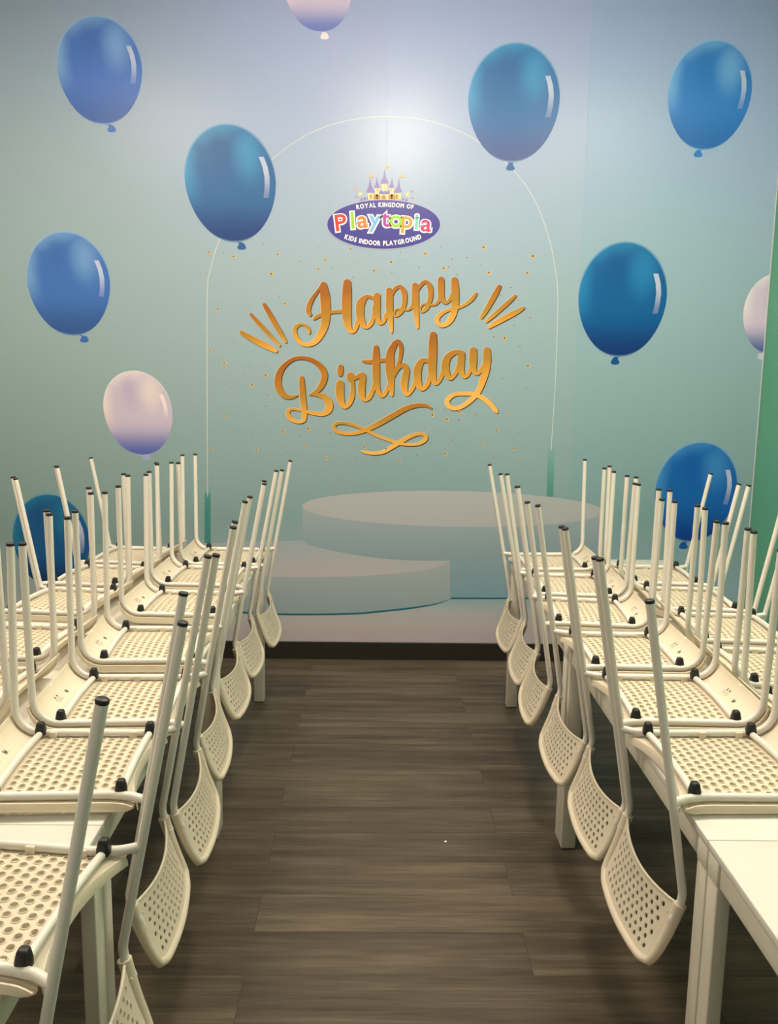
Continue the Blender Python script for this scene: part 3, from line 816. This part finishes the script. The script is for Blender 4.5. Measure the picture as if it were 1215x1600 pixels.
# ------------------------------------------------------------------ chairs (built upside down: z = 0 is the table top, +x points to the chair's back)
RAIL_Z, WJ = 0.030, 0.178
def perforated(mb, fmap, nu, nv, pitch_u, pitch_v, u_lo, u_hi, v_lo, v_hi, r, rim, depth):
    """sheet over a (u, v) rectangle in metres with staggered round holes; fmap(u, v, h) -> 3-D, h = height off the sheet"""
    W, H = nu * pitch_u, nv * pitch_v
    ua, va = (u_lo + u_hi) / 2 - W / 2, (v_lo + v_hi) / 2 - H / 2
    def q(pts):
        mb.add([fmap(a, c, 0) for a, c in pts], [tuple(range(len(pts)))])
        mb.add([fmap(a, c, -depth) for a, c in pts], [tuple(range(len(pts)))[::-1]])
    nhalf = 2 * nu
    hu = pitch_u / 2
    for j in range(nv):
        vb, vt = va + j * pitch_v, va + (j + 1) * pitch_v
        odd = j % 2
        cells = nu - odd
        if odd:
            for uu in (ua, ua + W - hu):
                q([(uu, vb), (uu + hu, vb), (uu + hu, (vb + vt) / 2), (uu + hu, vt), (uu, vt), (uu, (vb + vt) / 2)] if uu == ua else
                  [(uu, vb), (uu + hu, vb), (uu + hu, (vb + vt) / 2), (uu + hu, vt), (uu, vt), (uu, (vb + vt) / 2)])
        for i in range(cells):
            u0 = ua + i * pitch_u + odd * hu
            cu, cv = u0 + hu, (vb + vt) / 2
            per = [(u0 + pitch_u, cv), (u0 + pitch_u, vt), (cu, vt), (u0, vt), (u0, cv), (u0, vb), (cu, vb), (u0 + pitch_u, vb)]
            pa = [math.atan2(b_ - cv, a - cu) for a, b_ in per]
            n = 16
            ring = lambda rr, h: [fmap(cu + rr * math.cos(2 * math.pi * k / n), cv + rr * math.sin(2 * math.pi * k / n), h) for k in range(n)]
            vs = [fmap(a, b_, 0) for a, b_ in per] + ring(r + rim, 0) + (ring(r + rim * 0.75, rim * 0.8) + ring(r + rim * 0.15, rim * 0.8) if rim else []) + ring(r, 0) + ring(r, -depth)
            nr = 5 if rim else 3
            if not rim:
                vs = [fmap(a, b_, 0) for a, b_ in per] + ring(r, 0) + ring(r, -depth)
                nr = 2
            vs = vs + [fmap(a, b_, -depth) for a, b_ in per]
            last, back0 = 8 + (nr - 1) * n, 8 + nr * n
            fs = []
            for k in range(8):
                k2 = (k + 1) % 8
                a0 = 8 + 2 * k
                a1, a2 = 8 + (2 * k + 1) % n, 8 + (2 * k + 2) % n
                fs.append((k, k2, a2, a1, a0))
                fs.append((back0 + k2, back0 + k, last + 2 * k, last + (2 * k + 1) % n, last + (2 * k + 2) % n))
            for g in range(nr - 1):
                for k in range(n):
                    k2 = (k + 1) % n
                    fs.append((8 + g * n + k, 8 + g * n + k2, 8 + (g + 1) * n + k2, 8 + (g + 1) * n + k))
            mb.add(vs, fs)
    # margins
    us = [ua + k * hu for k in range(nhalf + 1)]
    vs_ = [va + k * pitch_v / 2 for k in range(2 * nv + 1)]
    return us, vs_

# --- seat shell
BX = -0.300           # where the front bend starts
RB = 0.060            # bend radius of the front tube (centre line)
def seat_profile(s):
    """arc length s from the rear edge -> (x, z, normal x, normal z); the normal points to the underside, which faces up here"""
    L1 = 0.275
    x_rear = BX + L1
    if s <= L1:
        return x_rear - s, RAIL_Z - 0.0105, 0.0, 1.0
    ro = RB + 0.0105
    t = (s - L1) / ro
    cx, cz = BX, RAIL_Z + RB
    return cx - ro * math.sin(t), cz - ro * math.cos(t), math.sin(t), math.cos(t)
S_TOT = 0.275 + 0.0705 * 1.32
HALF = 0.163
def seat_map(y, s, h):
    x, z, nx, nz = seat_profile(s)
    f = max(0.0, 1 - (y / HALF) ** 2)
    fade = 1.0 if s < 0.275 else max(0.0, 1 - (s - 0.275) / 0.09)
    bulge = 0.010 * f * fade
    # rear edge: cut in towards the middle, curling to the table side
    if s < 0.05:
        k = (1 - s / 0.05)
        x -= 0.028 * k * f
        z -= 0.004 * k * k
    hh = h + bulge
    return (x + nx * hh, y, z + nz * hh)
sb = MB()
us, vs_ = perforated(sb, seat_map, 13, 11, 0.0232, 0.0205, -0.1508, 0.1508, 0.040, 0.2655, 0.0062, 0.0022, 0.003)
# margins of the seat sheet
def grid(mb, fmap, U, V):
    n = len(V)
    mb.add([fmap(a, c, 0) for a in U for c in V], [(i * n + j, i * n + j + 1, (i + 1) * n + j + 1, (i + 1) * n + j) for i in range(len(U) - 1) for j in range(n - 1)])
U_all = [-HALF, us[0] - 0.006] + us + [us[-1] + 0.006, HALF]
grid(sb, seat_map, U_all, [0.0, 0.006, 0.013, 0.02, 0.03, vs_[0]])
v_front = [vs_[-1]] + [vs_[-1] + (S_TOT - vs_[-1]) * k / 12 for k in range(1, 13)]
grid(sb, seat_map, U_all, v_front)
for U in ([-HALF, us[0] - 0.006, us[0]], [us[-1], us[-1] + 0.006, HALF]):
    grid(sb, seat_map, U, vs_)
# second skin (sitting side), so that the shell has thickness
def skin(y, s, h):
    return seat_map(y, s, -0.003)
grid(sb, skin, U_all, [0.0, 0.006, 0.013, 0.02, 0.03, vs_[0]])
grid(sb, skin, U_all, v_front)
for U in ([-HALF, us[0] - 0.006, us[0]], [us[-1], us[-1] + 0.006, HALF]):
    grid(sb, skin, U, vs_)
# edges
n_e = 30
S_list = [S_TOT * k / n_e for k in range(n_e + 1)]
def wall_strip(pts_a, pts_b):
    n = len(pts_a)
    sb.add(pts_a + pts_b, [(i, i + 1, n + i + 1, n + i) for i in range(n - 1)])
Yl = [-HALF + 2 * HALF * k / 16 for k in range(17)]
for s_e in (0.0, S_TOT):
    wall_strip([seat_map(y, s_e, 0) for y in Yl], [seat_map(y, s_e, -0.003) for y in Yl])
# rear flange: closes the shell towards the table, cut in at the middle
fl_o, fl_i = [], []
for y in [-HALF + 2 * HALF * k / 24 for k in range(25)]:
    f = 1 - (y / HALF) ** 2
    p = Vector(seat_map(y, 0.0, 0))
    for dx, L in ((0.003, fl_o), (0.0, fl_i)):
        L.append([(p.x + dx, y, p.z + 0.0015), (p.x + dx + 0.003, y, p.z - 0.006), (p.x + dx + 0.004, y, 0.0015 + 0.004 * f)])
for L in (fl_o, fl_i):
    sb.add([q for r_ in L for q in r_], [(i * 3 + j, i * 3 + j + 1, i * 3 + j + 4, i * 3 + j + 3) for i in range(24) for j in range(2)])
for j in (0, 2):
    wall_strip([r_[j] for r_ in fl_o], [r_[j] for r_ in fl_i])
# raised side rims that carry the chair on the table: outer wall, foot and inner wall, following the rail and the bend
for sd in (-1, 1):
    rows = []
    for s_ in S_list:
        flare = 0.010 * max(0, 1 - s_ / 0.06) ** 2
        k_end = min(1.0, s_ / 0.02)
        row = []
        drop = 0.0192 * min(1.0, 0.35 + s_ / 0.03)
        if s_ > 0.285: drop = max(0.004, 0.0192 - (s_ - 0.285) * 0.2)
        for dy, h in ((-0.004, -0.002), (-0.004, -drop), (0.0045, -drop), (0.0118, -drop + 0.0075), (0.0125, 0.0040 * k_end), (0.0098, 0.0046 * k_end), (0.0075, 0.0)):
            row.append(seat_map(0, s_, 0))
            x, z, nx, nz = seat_profile(s_)
            row[-1] = (x + nx * h, sd * (HALF - 0.0005 + dy + flare), z + nz * h)
        rows.append(row)
    m_ = len(rows[0])
    sb.add([p for r_ in rows for p in r_], [(i * m_ + j, i * m_ + j + 1, (i + 1) * m_ + j + 1, (i + 1) * m_ + j) for i in range(len(rows) - 1) for j in range(m_ - 1)] + [tuple(range(m_)), tuple((len(rows) - 1) * m_ + j for j in range(m_))])
    # clips that grip the rail
    for cx in (-0.092, -0.185, -0.272):
        yy = sorted((sd * (HALF - 0.022), sd * (HALF - 0.0085)))
        sb.box(cx - 0.008, cx + 0.008, yy[0], yy[1], RAIL_Z - 0.011, RAIL_Z + 0.006)

def rail_y(x):
    """half distance of the rails at x"""
    return HALF - 0.0065 - 0.0 * x
def tube_paths(sd):
    ry = rail_y(0)
    front = fillet([(-0.360, sd * 0.172, 0.464), (-0.360, sd * ry, RAIL_Z), (-0.075, sd * (ry - 0.004), RAIL_Z), (-0.030, sd * (ry + 0.004), RAIL_Z), (0.0, sd * WJ, RAIL_Z)], [RB, 0.08, 0.05], 8)
    rear = fillet([(0.0742, sd * 0.176, 0.440), (0.0, sd * WJ, RAIL_Z), (-0.0368, sd * WJ, -0.176), (-0.0170, sd * WJ, -0.226)], [0.3, 0.06], 8)
    return front, rear

def make_chair():
    root = empty('dining_chair')
    sb.build('seat', M['plastic'], root, smooth=38, merge=0.00004)
    seat = root.children[0]
    # moulded info mark on the underside of the front lip
    lm = MB()
    def mark(y0, y1, s0, s1):
        lm.add([seat_map(y, s, 0.0006) for y, s in ((y0, s0), (y1, s0), (y1, s1), (y0, s1))], [(0, 1, 2, 3)])
    s0 = 0.318
    for k in range(3): mark(0.036 - 0.004 * k, 0.039 - 0.004 * k, s0, s0 + (0.008, 0.005, 0.009)[k])
    mark(0.026, 0.040, s0 - 0.003, s0 - 0.001)
    for r_ in range(3):
        for k in range(4):
            mark(-0.012 - 0.008 * k - 0.002 * r_, -0.0075 - 0.008 * k - 0.002 * r_, s0 + 0.0045 * r_ - 0.003, s0 + 0.0045 * r_ - 0.0018)
    mark(-0.020, -0.014, s0 + 0.012, s0 + 0.017)
    mark(-0.034, -0.030, s0 + 0.010, s0 + 0.018)
    lm.build('lettering', M['ink'], seat)
    # legs
    for sd in (1, -1):
        fr_, re_ = tube_paths(sd)
        b = MB(); b.tube(fr_, 0.0088, 14); leg = b.build('leg', M['tube'], root, smooth=50)
        c = MB(); c.tube([(fr_[0][0], fr_[0][1], 0.4625), (fr_[0][0], fr_[0][1], 0.464), (fr_[0][0], fr_[0][1], 0.4685), (fr_[0][0], fr_[0][1], 0.4697)], [0.0089, 0.0094, 0.0093, 0.0080], 14); c.build('foot_cap', M['rubber'], leg, smooth=50)
        b = MB(); b.tube(re_, 0.0088, 14); leg = b.build('leg', M['tube'], root, smooth=50)
        p0, p1 = re_[0], re_[1]
        dr = (p0 - p1).normalized()
        c = MB(); c.tube([p0 - dr * 0.001, p0 + dr * 0.0006, p0 + dr * 0.0048, p0 + dr * 0.006], [0.0089, 0.0094, 0.0093, 0.0080], 14); c.build('foot_cap', M['rubber'], leg, smooth=50)
    # bowed cross bars under the seat and the stacking bumpers at their ends
    ry = rail_y(0)
    for bx, hgt in ((-0.055, 0.0085), (-0.300, 0.0085)):
        b = MB()
        b.tube([(bx, y, RAIL_Z + 0.0015 + hgt * (1 - (y / ry) ** 2)) for y in [ry * (1 - 2 * k / 20) for k in range(21)]], 0.0076, 14)
        b.build('crossbar', M['tube'], root, smooth=50)
        for sd in (1, -1):
            b = MB()
            yb = sd * (ry - 0.010)
            for hx, hy, z in ():
                pass
            prof = [(0.0115, 0.0125, RAIL_Z + 0.001), (0.0112, 0.0122, RAIL_Z + 0.012), (0.0085, 0.0092, RAIL_Z + 0.0255), (0.0070, 0.0077, RAIL_Z + 0.0285), (0.0045, 0.005, RAIL_Z + 0.0295)]
            n = 16
            rings = []
            for hx, hy, z in prof:
                for k in range(n):
                    a = 2 * math.pi * k / n
                    ca, sa = math.cos(a), math.sin(a)
                    e = 0.55
                    rings.append((bx + hx * math.copysign(abs(ca) ** e, ca), yb + hy * math.copysign(abs(sa) ** e, sa), z))
            fs = [(i * n + k, i * n + (k + 1) % n, (i + 1) * n + (k + 1) % n, (i + 1) * n + k) for i in range(len(prof) - 1) for k in range(n)]
            fs += [tuple(range(n - 1, -1, -1)), tuple((len(prof) - 1) * n + k for k in range(n))]
            b.add(rings, fs)
            b.build('stacking_bumper', M['rubber'], root, smooth=45)
    # backrest
    HB, VB = 0.1775, 0.146
    def back_map(y, t, h):
        """t = distance from the seat-side edge towards the top of the chair; h = towards the chair's back"""
        v = t / VB
        yy = y
        f = 1 - (y / HB) ** 2
        x = -0.031 + 0.028 * f * (1 - 0.5 * v) + 0.054 * v - 0.004 * math.sin(math.pi * v)
        z = -0.192 - 0.014 * f * (1 - v) - 0.144 * v - 0.010 * f * v
        sl = 0.054 / 0.144
        return (x + h * 0.96, yy * (1 - 0.02 * v), z + h * sl * 0.9)
    def width_at(v):
        """rounded lower corners"""
        rr = 0.34
        if v < 1 - rr: return 1.0
        k = (v - (1 - rr)) / rr
        return 1.0 - 0.11 * (1 - math.sqrt(max(0.0, 1 - k * k)))
    def back_r(y, t, h):
        return back_map(y * width_at(t / VB), t, h)
    bb = MB()
    us2, vs2 = perforated(bb, back_r, 12, 7, 0.0245, 0.0168, -0.147, 0.147, 0.0130, 0.1306, 0.0058, 0.0, 0.0032)
    U2 = [-HB, -0.162] + us2 + [0.162, HB]
    grid(bb, back_r, U2, [0.0, 0.008, vs2[0]])
    grid(bb, back_r, U2, [vs2[-1], vs2[-1] + 0.006, VB - 0.004, VB])
    for U in ([-HB, -0.162, us2[0]], [us2[-1], 0.162, HB]): grid(bb, back_r, U, vs2)
    inner = lambda y, t, h: back_r(y, t, -0.0032)
    grid(bb, inner, U2, [0.0, 0.008, vs2[0]])
    grid(bb, inner, U2, [vs2[-1], vs2[-1] + 0.006, VB - 0.004, VB])
    for U in ([-HB, -0.162, us2[0]], [us2[-1], 0.162, HB]): grid(bb, inner, U, vs2)
    Yb = [-HB + 2 * HB * k / 20 for k in range(21)]
    bb.add([back_r(y, 0, 0) for y in Yb] + [back_r(y, 0, -0.003) for y in Yb], [(i, i + 1, 21 + i + 1, 21 + i) for i in range(20)])
    # thin bead along the seat-side edge
    bb.tube([back_r(y, 0.001, -0.001) for y in [0.170 * (1 - 2 * k / 24) for k in range(25)]], 0.0030, 8)
    # thick rolled rim: sockets at the sides running round the far edge
    rim = []
    rad = []
    T = [VB * k / 16 for k in range(17)]
    for k, t in enumerate(T[:-1]):
        rim.append(back_r(HB - 0.001, t - 0.001, -0.001)); rad.append(0.0134 - 0.0044 * (t / VB))
    for k in range(1, 24):
        y = (HB - 0.001) * (1 - 2 * k / 24)
        e = abs(y) / HB
        rim.append(back_map(y * 0.90, VB - 0.007 * (max(0, e - 0.80) / 0.20) ** 2, -0.001)); rad.append(0.0086)
    for t in reversed(T[:-1]):
        rim.append(back_r(-HB + 0.001, t - 0.001, -0.001)); rad.append(0.0134 - 0.0044 * (t / VB))
    bb.tube(rim, rad, 14)
    back = bb.build('backrest', M['plastic'], root, smooth=40, merge=0.00004)
    for sd in (1, -1):
        c = MB()
        p = Vector(back_map(sd * (HB - 0.016), 0.026, 0.0075)); d_ = Vector((1, 0, 0.28)).normalized()
        c.tube([p - d_ * 0.003, p + d_ * 0.0009], 0.0024, 12)
        c.build('screw', M['table_metal'], back, smooth=50)
    return root

proto = make_chair()
first = [True]
def place(x, y, rz, tx, ty, toward, label, group, lim=0.012):
    """toward = -1: the chair's back points to -x (over the right-hand edge of the aisle), +1: to +x"""
    if first[0]:
        c = proto; first[0] = False
    else:
        c = copy_tree(proto)
    tx = max(-lim, min(lim, tx)); ty = max(-lim, min(lim, ty))
    lift = abs(tx) * 0.16 + abs(ty) * 0.14 + 0.0006
    Rm = Matrix.Rotation(rz, 4, 'Z') @ Matrix.Rotation(ty, 4, 'Y') @ Matrix.Rotation(tx, 4, 'X')
    if toward < 0: Rm = Rm @ Matrix.Rotation(math.pi, 4, 'Z')
    c.matrix_world = Matrix.Translation((x, y, HT + lift)) @ Rm
    return tag(c, label, 'chair', group)

GL, GR = 'upturned chairs on the left row, aisle side', 'upturned chairs on the right row, aisle side'
GLo, GRo = 'upturned chairs on the left row, outer side', 'upturned chairs on the right row, outer side'
order = ['first', 'second', 'third', 'fourth', 'fifth', 'sixth']
left = [(-0.465, 3.860, -0.004, 0.007, 0.002), (-0.493, 3.471, -0.016, -0.007, 0.011), (-0.490, 3.055, -0.008, -0.008, 0.012),
        (-0.480, 2.599, 0.067, 0.009, 0.011), (-0.447, 2.158, 0.048, 0.002, 0.003), (-0.448, 1.784, 0.058, -0.012, 0.012), (-0.419, 1.266, -0.078, -0.002, 0.024)]
for i, (x, y, r, tx, ty) in enumerate(left):
    if i < 6: lab = 'upturned white chair, left tables, backrest over the aisle, %s from the mural wall' % order[i]
    else: lab = 'upturned white chair alone on the near left table, closest to the viewer'
    place(x, y, r, tx, ty, +1, lab, GL, 0.024 if i == 6 else 0.012)
right = [(0.603, 3.815, 0.003, 0.0, -0.012), (0.604, 3.410, -0.041, 0.012, 0.02), (0.582, 3.022, -0.07, 0.02, 0.02),
         (0.588, 2.580, 0.008, 0.02, 0.02), (0.592, 2.184, -0.012, 0.02, 0.003), (0.594, 1.797, 0.018, 0.016, 0.004)]
for i, (x, y, r, tx, ty) in enumerate(right):
    if i < 5: lab = 'upturned white chair, right tables, backrest over the aisle, %s from the mural wall' % order[i]
    else: lab = 'upturned white chair on the right tables, next to the bare table, backrest over the aisle'
    place(x, y, r, tx, ty, -1, lab, GR)
louter = [(-1.256, 3.890, -0.10), (-1.278, 3.505, -0.12), (-1.288, 3.110, -0.10), (-1.268, 2.625, -0.04), (-1.245, 2.205, 0.0)]
for i, (x, y, r) in enumerate(louter):
    place(x, y, r, 0, 0, -1, 'upturned white chair on the far side of the left tables, %s from the mural wall' % order[i], GLo)
router = [(1.364, 3.585, -0.06), (1.366, 3.197, -0.06), (1.372, 2.820, -0.08), (1.355, 2.435, -0.04), (1.342, 2.055, -0.02)]
for i, (x, y, r) in enumerate(router):
    place(x, y, r, 0, 0, +1, 'upturned white chair, green wall side of right tables, %s from the mural wall' % order[i], GRo)

# ------------------------------------------------------------------ small things
b = MB()
b.add([(-0.004, -0.003, 0.0004), (0.005, -0.002, 0.0006), (0.004, 0.004, 0.0025), (-0.003, 0.003, 0.0012), (-0.004, -0.003, 0.0002), (0.005, -0.002, 0.0002), (0.004, 0.004, 0.001), (-0.003, 0.003, 0.0002)],
      [(0, 1, 2, 3), (7, 6, 5, 4), (0, 4, 5, 1), (1, 5, 6, 2), (2, 6, 7, 3), (3, 7, 4, 0)])
o = b.build('paper_scrap', M['paper'])
o.location = (0.255, 2.78, 0.0)
tag(o, 'tiny white paper scrap lying on the grey plank floor of the aisle', 'scrap')
